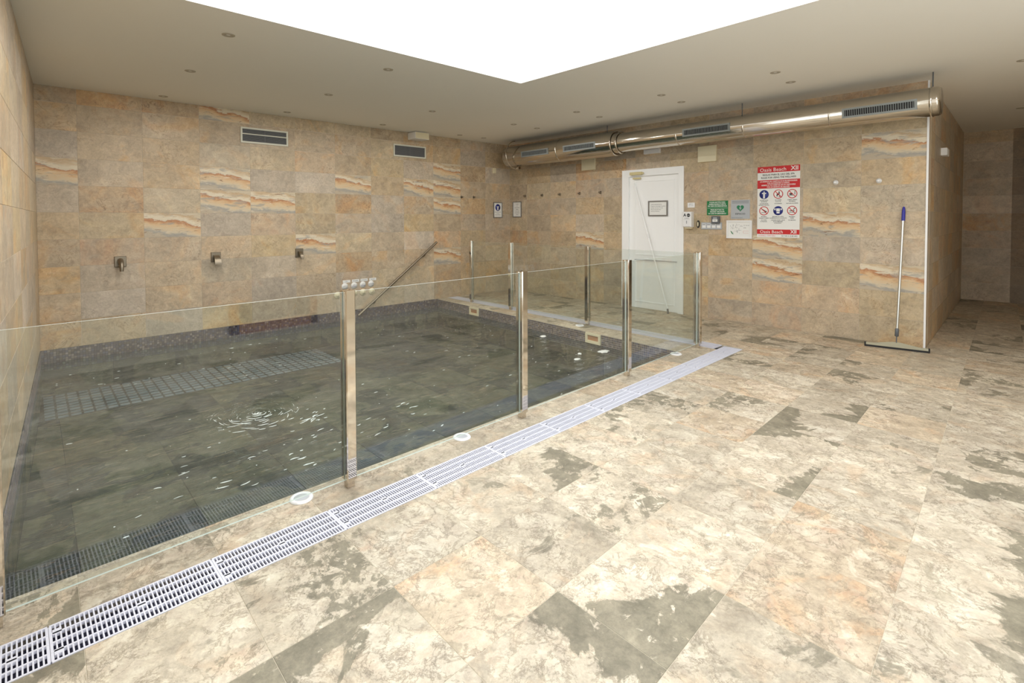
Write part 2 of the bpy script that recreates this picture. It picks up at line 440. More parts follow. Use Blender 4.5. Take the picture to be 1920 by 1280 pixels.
# back wall (behind the pool), plane y = 0
wb = slab('wall_back', MB().box(-7.4, REC, -1.0, .25, .25, H+.3), 'grout')
colsB = [(-.64, 0)]+[(-.64-.6*k, -.64-.6*(k-1)) for k in range(1, 11)]+[(-6.99, -6.64)]
spB = {(11, 6), (8, 6), (8, 5), (7, 5), (9, 4), (6, 3), (5, 6), (3, 6), (2, 7), (2, 6), (2, 5), (2, 2), (8, 9)}
wall_tiles(wb, onback, colsB, rowsB, spB)
# right wall with the door, plane x = 0 (local x runs towards -y)
DY0, DY1, DZ = 2.72, 3.655, 2.12                       # door hole, measured along -y
m = MB().box(REC, -DY0, -.4, .22, .25, H+.3).box(REC, -6.476, -.4, .22, -DY1, H+.3).box(.12, -DY1, -.4, .22, -DY0, DZ).box(REC, -DY1, DZ, .22, -DY0, H+.3)
wr = slab('wall_right', m, 'grout')
colsR = [(0, .486)]+[(.486+.6*k, min(.486+.6*(k+1), 6.483)) for k in range(10)]
spR = {(10, 7), (9, 4), (8, 3), (8, 2), (10, 2), (3, 3)}
wall_tiles(wr, lambda a, z: onright(-a, z), colsR, rowsR, spR, hole=(DY0, DY1, DZ))
# left wall
T = onleft(0, 0)
wl = slab('wall_left', MB().box(LWY1, -1.0, -.25, .3, H+.3, -REC, 0, T).box(-9.5, -1.0, -.25, LWY0, H+.3, -REC, 0, T).box(LWY0, 2.55, -.25, LWY1, H+.3, -REC, 0, T).box(LWY0, -1.0, -.25, LWY1, .08, -REC, 0, T), 'grout')
colsL = [(max(-.6*(k+1), LWY1), -.6*k) for k in range(10)]
wall_tiles(wl, lambda a, z: onleft(0, z) @ Matrix.Translation((a, 0, 0)), colsL, rowsB, set(), [('w_olive', 2), ('w_plain', 3), ('w_grey', 3)])
# corridor side wall (the return of the right wall) and corridor end wall
wc = slab('wall_corridor_side', MB().box(.02, -.4, -.22, 4.95, H+.3, -REC, 0, onside(0, 0)), 'grout')
colsS = [(.6*k, .6*(k+1)) for k in range(8)]
wall_tiles(wc, lambda a, z: onside(a, z), colsS, rowsR, set(), [('w_rust', 2), ('w_plain', 3), ('w_grey', 1)])
we = slab('wall_corridor_end', MB().box(4.853, REAR, -.4, 5.1, -6.0, H+.3), 'grout')
colsE = [(6.308+.6*k, 6.483+.6*(k+1)) for k in range(4)]
wall_tiles(we, lambda a, z: onend(-a, z), colsE, rowsR, set(), [('w_plain', 3), ('w_rust', 2), ('w_grey', 2)])
# wall behind the camera with a brown wooden door
WX0, WX1, WZ0, WZ1 = -7.35, -2.0, .46, 2.72
slab('wall_front', MB().box(-7.8, REAR-.22, -.4, 5.1, REAR, WZ0).box(-7.8, REAR-.22, WZ1, 5.1, REAR, H+.3).box(WX1, REAR-.22, WZ0, 5.1, REAR, WZ1).box(-7.8, REAR-.22, WZ0, WX0, REAR, WZ1).box(-5.02, REAR-.22, WZ0, -3.88, REAR, 2.15), 'grout')
def bars(name, T, x0, x1, z0, z1, nmul, mat, pmat, t=.09):
    f = MB()
    f.box(x0, z0, -.06, x0+t, z1, .03, 0, T).box(x1-t, z0, -.06, x1, z1, .03, 0, T)
    f.box(x0, z1-t, -.06, x1, z1, .03, 0, T).box(x0, z0, -.06, x1, z0+.13, .03, 0, T)
    for k in range(1, nmul):
        xm = x0+(x1-x0)*k/nmul; f.box(xm-t/2, z0, -.05, xm+t/2, z1, .02, 0, T)
    o = f.obj(name, M[mat]); tag(o, kind='structure')
    for k in range(nmul):
        xa, xb = x0+(x1-x0)*k/nmul, x0+(x1-x0)*(k+1)/nmul
        MB().box(xa+.05, z0+.06, -.010, xb-.05, z1-.05, -.004, 0, T).obj('pane', M[pmat], o)
bars('door_2', basis((0, REAR+.07, 0), (-1, 0, 0), (0, 0, 1), (0, 1, 0)), 3.9, 5.0, 0, 2.15, 1, 'wood', 'dark')
bars('fill_window_2', basis((0, REAR-.1, 0), (-1, 0, 0), (0, 0, 1), (0, 1, 0)), 5.02, 7.35, WZ0, WZ1, 2, 'wood', 'glass')  # unseen rear windows, this and the next, added to light the back wall
bars('fill_window_3', basis((0, REAR-.1, 0), (-1, 0, 0), (0, 0, 1), (0, 1, 0)), 2.0, 3.88, WZ0, WZ1, 2, 'wood', 'glass')
# unseen side window added to brighten the right wall and ceiling
bars('fill_window_1', onleft(0, 0) @ Matrix.Translation((0, 0, -.08)), LWY0, LWY1, .08, 2.55, 3, 'white', 'glass', .06)

# ceiling with the skylight well
cb = MB()
hx0, hx1, hy0, hy1 = SKX0, SKX1, SKY0, SKY1
for x0, x1, yy0, yy1 in [(-7.7, hx0, REAR-.2, .2), (hx1, 5.1, REAR-.2, .2), (hx0, hx1, hy1, .2), (hx0, hx1, REAR-.2, hy0)]:
    cb.box(x0, yy0, H, x1, yy1, H+.22)
ce = slab('ceiling', cb, 'ceiling')
wm = MB(); z0, z1 = H+.22, H+.40
wm.box(SKX0-.08, SKY0-.08, z0, SKX0, SKY1+.08, z1).box(SKX1, SKY0-.08, z0, SKX1+.08, SKY1+.08, z1)
wm.box(SKX0, SKY1, z0, SKX1, SKY1+.08, z1).box(SKX0, SKY0-.08, z0, SKX1, SKY0, z1)
wm.obj('skylight_well', M['well'], ce)

# ------------------------------------------------------------------ setting: floor, coping, drains
def dIn(x): return -4.925+.02*x
def dOut(x): return -5.122+.022*x
def copF(x): return -4.70+.0135*x
def copR(y): return -1.762+.047*y
def d2In(y): return -1.56+.012*y
def d2Out(y): return -1.335+.0105*y
XL = lambda y: -6.99+LS*y
BIG = [(-9, -12), (6, -12), (6, 1), (-9, 1)]
def reg(*hp):
    p = BIG
    for h in hp: p = clip(p, *h)
    return p
LEFT = (-1, LS, 6.99)                                   # x >= -6.99+LS*y
hF = (-.022, 1, -5.122)                                 # y <= dOut(x)
front_regions = [[hF, LEFT, (1, 0, 0), (0, 1, 1)], [hF, (-1, 0, 0), (-SS, 1, -6.483), (1, 0, 4.85)]]
hB = [(.022, -1, 5.122), (-1, .0105, 1.335), (1, 0, 0), (0, 1, 0)]     # y>=dOut, x>=d2Out(y)
copFr = [LEFT, (-.02, 1, -4.925-0), (1, 0, 9)]
FT = -.0015
fm = MB()
def fslab(hps, zt, zb=-.35):
    p = reg(*hps)
    if len(p) > 2:
        if area(p) < 0: p = p[::-1]
        fm.prism(p, zb, zt)
below = [(0, -1, -REAR+.1)]
for hps in front_regions: fslab(hps+below, FT)
fslab(hB, FT)
# coping bed: front strip and right strip
cF = [LEFT, (.02, -1, 4.925), (-.0135, 1, -4.70), (1, -.012, -1.56)]   # y>=dIn, y<=copF, x<=d2In
cR = [(.0135, -1, 4.70), (-1, .047, 1.762), (1, -.012, -1.56), (0, 1, 0)]
fslab(cF, FT, -1.0); fslab(cR, FT, -1.0)
# drain channel beds
fslab([LEFT, (-.02, 1, -4.925), (.022, -1, 5.122), (1, -.0105, -1.335)], -.055)
fslab([(.02, -1, 4.925), (-1, .012, 1.56), (1, -.0105, -1.335), (0, 1, 0)], -.055)
fl = slab('floor', fm, 'fgrout')
chn = MB()
for hps in ([LEFT, (-.02, 1, -4.925), (.022, -1, 5.122), (1, -.0105, -1.335)], [(.02, -1, 4.925), (-1, .012, 1.56), (1, -.0105, -1.335), (0, 1, 0)]):
    p = reg(*hps)
    chn.prism(p if area(p) > 0 else p[::-1], -.056, -.050)
chn.obj('drain_channel', M['channel'], fl)
U0, V0, PU, PV = -5.12, -5.2346, .452, .457
def gp(i, j):
    uu, v = U0+PU*i, V0-PV*j
    sl = .022+.006*max(j, 0)
    return (uu+.012*(v-V0), v+sl*(uu-U0))
FOPT = [('f_cream', 4.2), ('f_patch', 2.6), ('f_wedge', 1.6), ('f_speckle', 1.1), ('f_peach', 1.8)]
FOPTR = [('f_cream', 2.5), ('f_patch', 2.2), ('f_wedge', 2.6), ('f_speckle', .5), ('f_peach', 2.6)]
def lay(regions, ir, jr, parent, opts, turn=True, minarea=.004):
    for i in ir:
        for j in jr:
            cell = [gp(i, j+1), gp(i+1, j+1), gp(i+1, j), gp(i, j)]
            cx = sum(p[0] for p in cell)/4; cy = sum(p[1] for p in cell)/4
            for hps in regions:
                p = cell
                for h in hps: p = clip(p, *h) if p else p
                if len(p) < 3 or abs(area(p)) < minarea: continue
                a = random.choice((0, 1, 2, 3))*PI/2
                ca, sa = math.cos(-a), math.sin(-a)
                loc = [((x-cx)*ca-(y-cy)*sa, (x-cx)*sa+(y-cy)*ca) for x, y in p]
                o = opts(cx, cy) if callable(opts) else opts
                tile(parent, loc, Matrix.Translation((cx, cy, 0)) @ Matrix.Rotation(a, 4, 'Z'), pick(o), gap=.0008, ch=.0010, th=.009)
fo = lambda x, y: FOPTR if x > -1.6 else FOPT
lay(front_regions, range(-6, 23), range(0, 7), fl, fo)
lay([hB], range(6, 12), range(-12, 0), fl, FOPTR)
lay([cF], range(-6, 9), [-2, -1], fl, [('f_cream', 4), ('f_peach', 1), ('f_patch', 1)], minarea=.0015)
lay([cR], range(5, 10), range(-12, 0), fl, [('f_cream', 4), ('f_peach', 1.5), ('f_patch', 1)], minarea=.0015)

# white slotted drain grates
def grate_mesh(L, W):
    g = MB(); z0, z1 = -.011, .0; e = .0075
    nb = 4; n = round(L/.0133)
    for k in range(nb+1):
        yb = -W/2+e/2+(W-e)*k/nb; g.box(-L/2+.001, yb-e/2, z0, L/2-.001, yb+e/2, z1)
    for k in range(n+1):
        xb = -L/2+.003+(L-.006)*k/n; w_ = .0023 if 0 < k < n else .004
        g.box(xb-w_, -W/2+e, z0, xb+w_, W/2-e, z1-.0006)
    for xs, ys in ((0, 0), (-L/2+.02, .27*W), (-L/2+.02, -.27*W)):
        g.box(xs-.012, ys-.014, z0, xs+.012, ys+.014, z1)
    return g.mesh('drain_grate', M['gratepl'])
ORD = ['first', 'second', 'third', 'fourth', 'fifth', 'sixth', 'seventh', 'eighth', 'ninth', 'tenth', 'eleventh', 'twelfth', 'thirteenth']
xj = [-7.52+.508*k for k in range(13)]
k = 0
for a, b in zip(xj[:-1], xj[1:]):
    b2 = min(b, -1.372); a2 = max(a, -7.195)
    W = ((dIn(a2)-dOut(a2))+(dIn(b2)-dOut(b2)))/2-.004
    xm = (a2+b2)/2; ym = (dIn(xm)+dOut(xm))/2
    me = grate_mesh(b2-a2-.003, W)
    o = link('drain_grate', me, None, Matrix.Translation((xm, ym, .001)) @ Matrix.Rotation(math.atan(.021), 4, 'Z'))
    tag(o, 'white slotted drain grate in front of the glass fence, %s from the left edge' % ORD[k], 'drain grate', 'drain grates along the front glass fence'); k += 1
k = 0
for j in range(10):
    ya, yb = -.012-.49*j, -.012-.49*(j+1)
    ym = (ya+yb)/2; xm = (d2In(ym)+d2Out(ym))/2
    me = grate_mesh(.487, d2Out(ym)-d2In(ym)-.004)
    o = link('drain_grate', me, None, Matrix.Translation((xm, ym, .001)) @ Matrix.Rotation(-PI/2-.011, 4, 'Z'))
    tag(o, 'white slotted drain grate behind the side glass fence, %s from the back wall' % ORD[k], 'drain grate', 'drain grates along the side glass fence'); k += 1

# ------------------------------------------------------------------ the pool
ZW, ZF = -.145, -.50
pq = [(-6.985, -.002), (copR(0), -.002), (copR(-4.72), copF(-1.98)), (XL(-4.79)+.004, copF(-7.19))]
pb = MB()
big = [(-7.5, .1), (-1.5, .1), (-1.5, -5.0), (-7.5, -5.0)]
pb.prism(big[::-1], ZF-.2, ZF-.004)
pool = slab('pool_basin', pb, 'dark')
for i in range(9):
    for j in range(8):
        x0, x1 = -5.63+.62*(i-3), -5.63+.62*(i-2); y0_, y1_ = -.94-.62*j, -.94-.62*(j+1)
        if j == 7: continue
        p = [(x0, y1_), (x1, y1_), (x1, y0_), (x0, y0_)]
        p = clip(clip(clip(p, -1, LS, 6.98), 1, -.047, -1.765), 0, -1, 4.79)
        if len(p) < 3 or abs(area(p)) < .01: continue
        cx, cy = (x0+x1)/2, (y0_+y1_)/2
        tile(pool, [(x-cx, y-cy) for x, y in p], Matrix.Translation((cx, cy, ZF)), pick([('p_slate', 3), ('p_slate2', 1.3)]), gap=.002, name='pool_tile')
for i in range(6):                                     # floor right of the grey strip
    x0 = -3.96+.62*i; p = clip([(x0, -.94), (x0+.62, -.94), (x0+.62, -.02), (x0, -.02)], 1, -.047, -1.765)
    if len(p) < 3 or abs(area(p)) < .01: continue
    cx, cy = x0+.31, -.48
    tile(pool, [(x-cx, y-cy) for x, y in p], Matrix.Translation((cx, cy, ZF)), pick([('p_slate', 3), ('p_slate2', 1.3)]), gap=.002, name='pool_tile')
nx_, ny_ = 31, 9
MB().box(-7.0, -.94, ZF-.003, -3.955, -.02, ZF+.002).obj('strip_bed', M['black'], pool)
for i in range(nx_):
    for j in range(ny_):
        x0 = -6.985+i*(3.02/nx_); y0_ = -.03-j*.101
        xa = max(x0, XL(y0_)+.01)
        cx, cy = x0+.0487, y0_-.0505
        tile(pool, rect(3.02/nx_-.006, .101-.022), Matrix.Translation((cx, cy, ZF+.004)), 'strip', gap=.0065, ch=.002, name='mosaic_tile')
# small iridescent mosaic on the pool walls: real little tiles joined
def mosaic_band(T, L, hgt, name):
    s = .025; mb = MB(); tones = []
    for i in range(int(L/s)):
        for j in range(int(hgt/s)):
            x0, y0_ = i*s, -(j+1)*s
            mb.cbox(x0+.0014, y0_+.0014, -.004, x0+s-.0014, y0_+s-.0014, .002+.0008*random.random(), .001, 0, T)
            tt = random.random(); tones += [tt]*10
    o = mb.obj('mosaic', M['mosaic'], pool); tag(o, kind='stuff')
    at = o.data.attributes.new('tile_tone', 'FLOAT', 'FACE'); at.data.foreach_set('value', tones)
    MB().box(0, -.5, -.03, L, 0, -.001, 0, T).obj('mosaic_bed', M['dark'], pool)
    for k in range(int(L/.62)+1):
        a, b = k*.62, min((k+1)*.62, L)
        if b-a > .05: tile(pool, rect(b-a, .5-hgt), T @ Matrix.Translation(((a+b)/2, -(.5+hgt)/2, 0)), 'p_slate', gap=.002, th=.004, top=.003, name='pool_tile')
mosaic_band(basis((-6.985, -.004, 0), (1, 0, 0), (0, 0, 1), (0, -1, 0)), 5.25, .225, 'back')
th = math.atan(.047)
mosaic_band(basis((copR(0), -.004, -.010), (-math.sin(th), -math.cos(th), 0), (0, 0, 1), (-math.cos(th), math.sin(th), 0)), 4.72, .225, 'right')
mosaic_band(basis((XL(-4.80)+.006, -4.80, 0), ld, (0, 0, 1), ln_), 4.80, .225, 'left')
pf = MB().prism([(pq[3][0], pq[3][1]-.03), (pq[2][0], pq[2][1]-.03), (pq[2][0], pq[2][1]-.002), (pq[3][0], pq[3][1]-.002)], -1, -.012)
pf.obj('front_face', M['dark'], pool)

def make_water():
    NX, NY = 300, 270
    uu, vv = np.meshgrid(np.linspace(0, 1, NX), np.linspace(0, 1, NY))
    q = np.array(pq)
    P = ((1-uu)*(1-vv))[..., None]*q[0]+(uu*(1-vv))[..., None]*q[1]+(uu*vv)[..., None]*q[2]+((1-uu)*vv)[..., None]*q[3]
    X, Y = P[..., 0], P[..., 1]; Z = np.zeros_like(X)
    left = np.clip((-X-3.0)/3.5, .25, 1)
    for k in range(46):
        lam = .09*(9.0**rng.random()); a = rng.normal(1.15, .75); kx, ky = math.cos(a)*2*PI/lam, math.sin(a)*2*PI/lam
        sl = .010 if lam > .35 else (.026 if lam > .16 else .018)
        Z += left*sl*lam/(2*PI)*np.sin(kx*X+ky*Y+rng.random()*6.28)
    def turb(cx, cy, rad, sl, n=40):
        env = np.exp(-(((X-cx)**2+(Y-cy)**2)/rad**2))
        z = np.zeros_like(X)
        for k in range(n):
            lam = .055+.10*rng.random(); a = rng.random()*6.28
            z += sl*lam/(2*PI)*np.sin(2*PI/lam*(math.cos(a)*X+math.sin(a)*Y)+rng.random()*6.28)
        return env*z
    Z += turb(-5.74, -3.12, .27, .10)
    vs = np.stack([X, Y, ZW+Z], -1).reshape(-1, 3)
    idx = np.arange(NX*NY).reshape(NY, NX)
    fs = np.stack([idx[1:, :-1], idx[1:, 1:], idx[:-1, 1:], idx[:-1, :-1]], -1).reshape(-1, 4)
    me = D.meshes.new('pool_water'); me.from_pydata(vs.tolist(), [], fs.tolist())
    me.materials.append(M['water']); me.polygons.foreach_set('use_smooth', [True]*len(fs)); me.update()
    o = link('pool_water', me)
    tag(o, 'dark rippled water filling the pool behind the glass fence', 'water', kind='stuff')
make_water()

# ------------------------------------------------------------------ glass fences
def lin_y(x): return -4.905+.031*(x+5.8)
TP = 1.045
def post(parent, x, y, ang):
    T = Matrix.Translation((x, y, 0)) @ Matrix.Rotation(ang, 4, 'Z')
    p = MB().box(-.02, -.02, 0, .02, .02, TP-.004).obj('post', M['chrome'], parent, T)
    for s in (-1, 1):
        b = MB(); ya, yb = s*.0085, s*.034
        w_, c = .028, .005
        poly = [(-w_, ya), (w_, ya), (w_, yb-s*c), (w_-c, yb), (-w_+c, yb), (-w_, yb-s*c)]
        if area(poly) < 0: poly = poly[::-1]
        b.prism(poly, .045, TP); b.obj('clamp_bar', M['chrome'], p)
    return p
def pane(parent, p0, p1, nrm=.005):
    a, b = Vector((*p0, 0)), Vector((*p1, 0)); dx = (b-a); L = dx.length; dx.normalize()
    T = basis((a.x, a.y, 0), dx, (0, 0, 1), dx.cross(Vector((0, 0, 1))))
    g = MB(); x0, x1, z0, z1, t = .023, L-.023, .042, 1.035, .005
    vs = [(x0, z0, -t), (x1, z0, -t), (x1, z1, -t), (x0, z1, -t), (x0, z0, t), (x1, z0, t), (x1, z1, t), (x0, z1, t)]
    g.add([T @ Vector(v) for v in vs], [(3, 2, 1, 0), (4, 5, 6, 7)], 0)
    g.add([T @ Vector(v) for v in vs], [(0, 1, 5, 4), (1, 2, 6, 5), (2, 3, 7, 6), (3, 0, 4, 7)], 1)
    g.obj('glass_pane', [M['glass'], M['glassedge']], parent)
fence = empty('glass_fence', (0, 0, 0), 'long clear glass fence with chrome posts along the front of the pool', 'fence')
xs = [-7.15, -5.815, -4.485, -3.115, -1.69]
fp = [(x, lin_y(x)) for x in xs]
for (x, y) in fp: post(fence, x, y, math.atan(.031))
for a, b in zip(fp[:-1], fp[1:]): pane(fence, a, b)
fence2 = empty('glass_fence', (0, 0, 0), 'short clear glass fence with chrome posts along the right side of the pool', 'fence')
sp = [(-1.545, -.69), (-1.56, -1.67), (-1.615, -3.21)]
for (x, y) in sp: post(fence2, x, y, PI/2+.03)
cornerp = fp[-1]
for a, b in zip(sp, sp[1:]+[(cornerp[0]+.002, cornerp[1]+.03)]): pane(fence2, a, b)

# ------------------------------------------------------------------ things at the pool
# coping lamps
def coping_lamp(x, y, label):
    e = empty('deck_lamp', (x, y, .0005), label, 'lamp', 'white deck lamps around the pool')
    MB().lathe([(.058, 0), (.058, .004), (.052, .010), (.040, .011), (.037, .006), (.0, .006)], 28).obj('bezel', M['whitepl'], e)
    MB().lathe([(.037, .0065), (.030, .0095), (0, .0105)], 24).obj('lens', M['signgrey'], e)
coping_lamp(-6.05, -4.853, 'round white deck lamp on the pool edge left of the tall near chrome post')
coping_lamp(-5.005, -4.835, 'round white deck lamp on the pool edge between the two nearest chrome posts')
coping_lamp(-2.12, -4.757, 'round white deck lamp on the pool edge near the corner post')
coping_lamp(-1.73, -3.17, 'round white deck lamp on the right pool edge beside a fence post')
# skimmers in the right pool wall
def skimmer(y0_, y1_, label):
    ym = (y0_+y1_)/2; T = basis((copR(ym)-.003, ym, -.074), (-math.sin(th), -math.cos(th), 0), (0, 0, 1), (-math.cos(th), math.sin(th), 0))
    e = empty('skimmer', T, label, 'skimmer', 'skimmers in the right pool wall')
    W, Hh, t = abs(y1_-y0_)/2, .062, .030
    f = MB()
    f.box(-W, -Hh, 0, -W+t, Hh, .02).box(W-t, -Hh, 0, W, Hh, .02).box(-W+t, Hh-t*.8, 0, W-t, Hh, .02).box(-W+t, -Hh, 0, W-t, -Hh+.02, .02)
    f.obj('frame', M['cream'], e)
    MB().box(-W+t, -Hh+.02, .001, W-t, Hh-t*.8, .003).obj('mouth', M['wood'], e)
    MB().box(-W+t, -Hh+.02, .003, W-t, -Hh+.035, .014).obj('flap', M['cream'], e)
skimmer(-.965, -1.20, 'cream pool skimmer frame in the pool wall, the far one below the fence')
skimmer(-3.43, -3.665, 'cream pool skimmer frame in the pool wall, the near one below the fence')
# spouts on the back wall
def spout(x, z, style, label):
    e = empty('water_spout', onback(x, z), label, 'spout', 'steel water spouts on the back wall')
    MB().cbox(-.057, -.062, .0, .057, .062, .014, .004).obj('plate', M['steel'], e)
    n = 9; pts = []
    for k in range(n):
        a = PI/2*k/(n-1); pts.append((0, .012-.10*(1-math.cos(a)), .012+.10*math.sin(a)))
    wd = {'round': [.030]*n, 'blade': [.030+.010*k/(n-1) for k in range(n)], 'taper': [.026-.008*k/(n-1) for k in range(n)]}[style]
    if style == 'round':
        MB().tube(pts+[(0, pts[-1][1]-.02, pts[-1][2]+.002)], [.030-.0012*k for k in range(n+1)], 16).obj('nozzle', M['steel'], e)
    else:
        g = MB(); vs = []
        for k, (p, w_) in enumerate(zip(pts, wd)):
            t = .013
            a = PI/2*k/(n-1); nrm = Vector((0, math.cos(a), math.sin(a)))
            for sx, sn in ((-1, -1), (1, -1), (1, 1), (-1, 1)):
                vs.append(Vector(p)+Vector((sx*w_, 0, 0))+nrm*sn*t)
        fs = [(4*i+j, 4*i+(j+1) % 4, 4*i+4+(j+1) % 4, 4*i+4+j) for i in range(n-1) for j in range(4)]+[(3, 2, 1, 0), tuple(4*(n-1)+j for j in range(4))]
        g.add(vs, fs).obj('nozzle', M['steel'], e)
spout(-6.276, .928, 'round', 'steel water spout with a round nozzle on the back wall, leftmost of three')
spout(-5.275, .93, 'blade', 'steel water spout with a broad flat blade on the back wall, middle of three')
spout(-4.195, .932, 'taper', 'steel water spout with a narrow tapered nozzle on the back wall, rightmost of three')
# handrail
e = empty('handrail', (0, 0, 0), 'slanted steel handrail on the back wall running down into the pool', 'handrail')
a, b = Vector((-1.83, -.075, 1.01)), Vector((-3.32, -.075, -.085))
MB().tube([a, b], .019, 16).obj('rail', M['steel'], e)
for t in (.16, .80):
    p = a.lerp(b, t)
    MB().tube([p+Vector((0, 0, -.012)), p+Vector((0, .02, -.05)), p+Vector((0, .075, -.055))], .007, 10).lathe([(.024, 0), (.024, .006), (0, .006)], 16, 0, basis((p.x, 0, p.z-.055), (1, 0, 0), (0, 0, 1), (0, -1, 0))).obj('bracket', M['steel'], e)

def text(s, size, T, mat, parent, ax='CENTER', bold=0.0, name='lettering', sx=1.0):
    cu = D.curves.new(name, 'FONT'); cu.body = s; cu.size = size; cu.align_x = ax; cu.align_y = 'CENTER'
    cu.extrude = .0003; cu.offset = bold; cu.resolution_u = 2
    to = D.objects.new(name, cu); me = D.meshes.new_from_object(to); me.name = name
    me.materials.clear(); me.materials.append(M[mat]); D.objects.remove(to); D.curves.remove(cu)
    return link(name, me, parent, T @ Matrix.Diagonal((sx, 1, 1, 1)))
def tr(x, y, z=0): return Matrix.Translation((x, y, z))

# pneumatic push buttons with discs and labels
for x, side in [(-3.626, 'alone left of the chrome post'), (-3.352, 'half hidden by the chrome post'), (-3.203, 'second from the right under its disc'), (-3.05, 'rightmost one beside the handrail')]:
    e = empty('push_button', onback(x, .262 if x > -3.5 else .256), 'round cream push button on the back wall, '+side, 'button', 'push buttons on the back wall')
    MB().lathe([(.052, 0), (.052, .008), (.044, .015), (.024, .016), (.022, .022), (.0, .023)], 28).obj('body', M['cream'], e)
words = ['JETS', 'JET LUMBAR', 'JET CERVICAL', 'CASCADA']
disc_side = ['leftmost of four, behind the chrome post', 'second of four from the left', 'third of four from the left', 'rightmost of four, above the handrail']
for x, wd, sd in zip((-3.505, -3.35, -3.203, -3.06), words, disc_side):
    e = empty('name_disc', onback(x, .382), 'round white name disc on the back wall, '+sd, 'disc', 'name discs above the push buttons')
    MB().lathe([(.051, 0), (.051, .004), (0, .004)], 28).obj('disc', M['paper'], e)
    pr = wd.split(' ')
    text(pr[0], .022, tr(0, .006 if len(pr) > 1 else 0, .0045), 'inkg', e)
    if len(pr) > 1: text(pr[1], .016, tr(0, -.016, .0045), 'signblue', e)
for x, wd, sd in zip((-3.475, -3.325, -3.18, -3.03), words, ('leftmost of four', 'second of four from the left', 'third of four from the left', 'rightmost of four')):
    e = empty('label_strip', onback(x, .455), 'small white label strip over the name discs, '+sd, 'label', 'label strips above the name discs')
    MB().box(-.061, -.02, 0, .061, .02, .003).obj('strip', M['paper'], e)
    text(wd, .015, tr(0, 0, .0035), 'ink', e)

# wall vents over the pool
def vent(x0, x1, z0, z1, midbar, label):
    e = empty('wall_vent', onback((x0+x1)/2, (z0+z1)/2), label, 'vent', 'louvred vents on the back wall')
    W, Hh, t = (x1-x0)/2, (z1-z0)/2, .022
    f = MB().box(-W, -Hh, 0, -W+t, Hh, .014).box(W-t, -Hh, 0, W, Hh, .014).box(-W+t, Hh-t, 0, W-t, Hh, .014).box(-W+t, -Hh, 0, W-t, -Hh+t, .014)
    f.obj('frame', M['ventcream'], e)
    MB().box(-W+t, -Hh+t, .0005, W-t, Hh-t, .0015).obj('backing', M['dark'], e)
    n = 9
    for k in range(n):
        if midbar and k == 5: continue
        yc = -Hh+t+(2*Hh-2*t)*(k+.5)/n
        T = tr(0, yc, .007) @ Matrix.Rotation(math.radians(38), 4, 'X')
        MB().box(-W+t, -.0075, -.001, W-t, .0075, .001).obj('slat', M['slat'], e, T)
    if midbar: MB().box(-W+t, -Hh+t+(2*Hh-2*t)*.56, .002, W-t, -Hh+t+(2*Hh-2*t)*.64, .013).obj('crossbar', M['ventcream'], e)
    MB().box(-.0025, -Hh+t, .002, .0025, Hh-t, .012).obj('mullion', M['slat'], e)
vent(-4.955, -4.335, 2.447, 2.657, True, 'wide louvred wall vent with a pale middle bar, left of the two over the pool')
vent(-2.635, -2.003, 2.452, 2.655, False, 'louvred wall vent of plain dark slats, right of the two over the pool')
e = empty('alarm_box', (-2.22, -.115, 2.80), 'white box fixed high on the back wall under the ceiling over a vent', 'box')
MB().box(-.135, -.115, -.055, .135, .113, .055).obj('body', M['whitepl'], e)
MB().box(-.128, -.121, -.05, .128, -.115, .05).obj('cover', M['cream'], e)
# small hooks
def hook(T, label, mat='steel', grp='hooks on the walls', s=1.0):
    e = empty('wall_hook', T, label, 'hook', grp)
    MB().lathe([(.022*s, 0), (.022*s, .005), (.009*s, .008), (.009*s, .03), (.014*s, .034), (.014*s, .042), (0, .044)], 16).obj('peg', M[mat], e)
hook(onback(-1.224, 1.815), 'small steel hook on the back wall, left of the pair near the corner')
hook(onback(-.935, 1.822), 'small steel hook on the back wall, right of the pair near the corner')
for y, n in zip((-.438, -.888, -1.321, -1.774, -2.218), ('first', 'second', 'third', 'fourth', 'fifth')):
    hook(onright(y, 1.852), 'small steel hook on the right wall, %s of five from the corner towards the door' % n)
hook(onright(-5.635, 1.834), 'white round wall hook, left of the two right of the red sign', 'whitepl', 'white hooks right of the red sign', 1.25)
hook(onright(-6.056, 1.830), 'white round wall hook, right of the two right of the red sign', 'whitepl', 'white hooks right of the red sign', 1.25)
# framed notices near the corner
def framed_sign(T, W, Hh, label, mat='frame', t=.012, cat='notice', name='framed_notice', grp=None):
    e = empty(name, T, label, cat, grp)
    f = MB()
    f.box(-W, -Hh, 0, -W+t, Hh, .016).box(W-t, -Hh, 0, W, Hh, .016).box(-W+t, Hh-t, 0, W-t, Hh, .016).box(-W+t, -Hh, 0, W-t, -Hh+t, .016)
    f.obj('frame', M[mat], e)
    MB().box(-W+t, -Hh+t, 0, W-t, Hh-t, .006).obj('sheet', M['paper'], e)
    return e
e = framed_sign(onback(-.328, 1.585), .115, .15, 'framed notice with a blue shower symbol on the back wall by the corner')
MB().lathe([(.066, 0), (.066, .0006), (0, .0006)], 28, 0, tr(0, .05, .006)).obj('symbol_disc', M['signblue'], e)
MB().box(-.016, -.05, 0, .016, .02, .001, 0, tr(0, .05, .0062)).box(-.03, .01, 0, .03, .022, .001, 0, tr(0, .05, .0062)).obj('symbol_figure', M['paper'], e)
for k, s in enumerate(('DÚCHESE ANTES DE ENTRAR', 'POR FAVOR', 'PLEASE SHOWER BEFORE')): text(s, .0125, tr(0, -.04-.028*k, .0065), 'ink', e)
e = framed_sign(onright(-.215, 1.598), .12, .152, 'framed white text notice on the right wall by the corner')
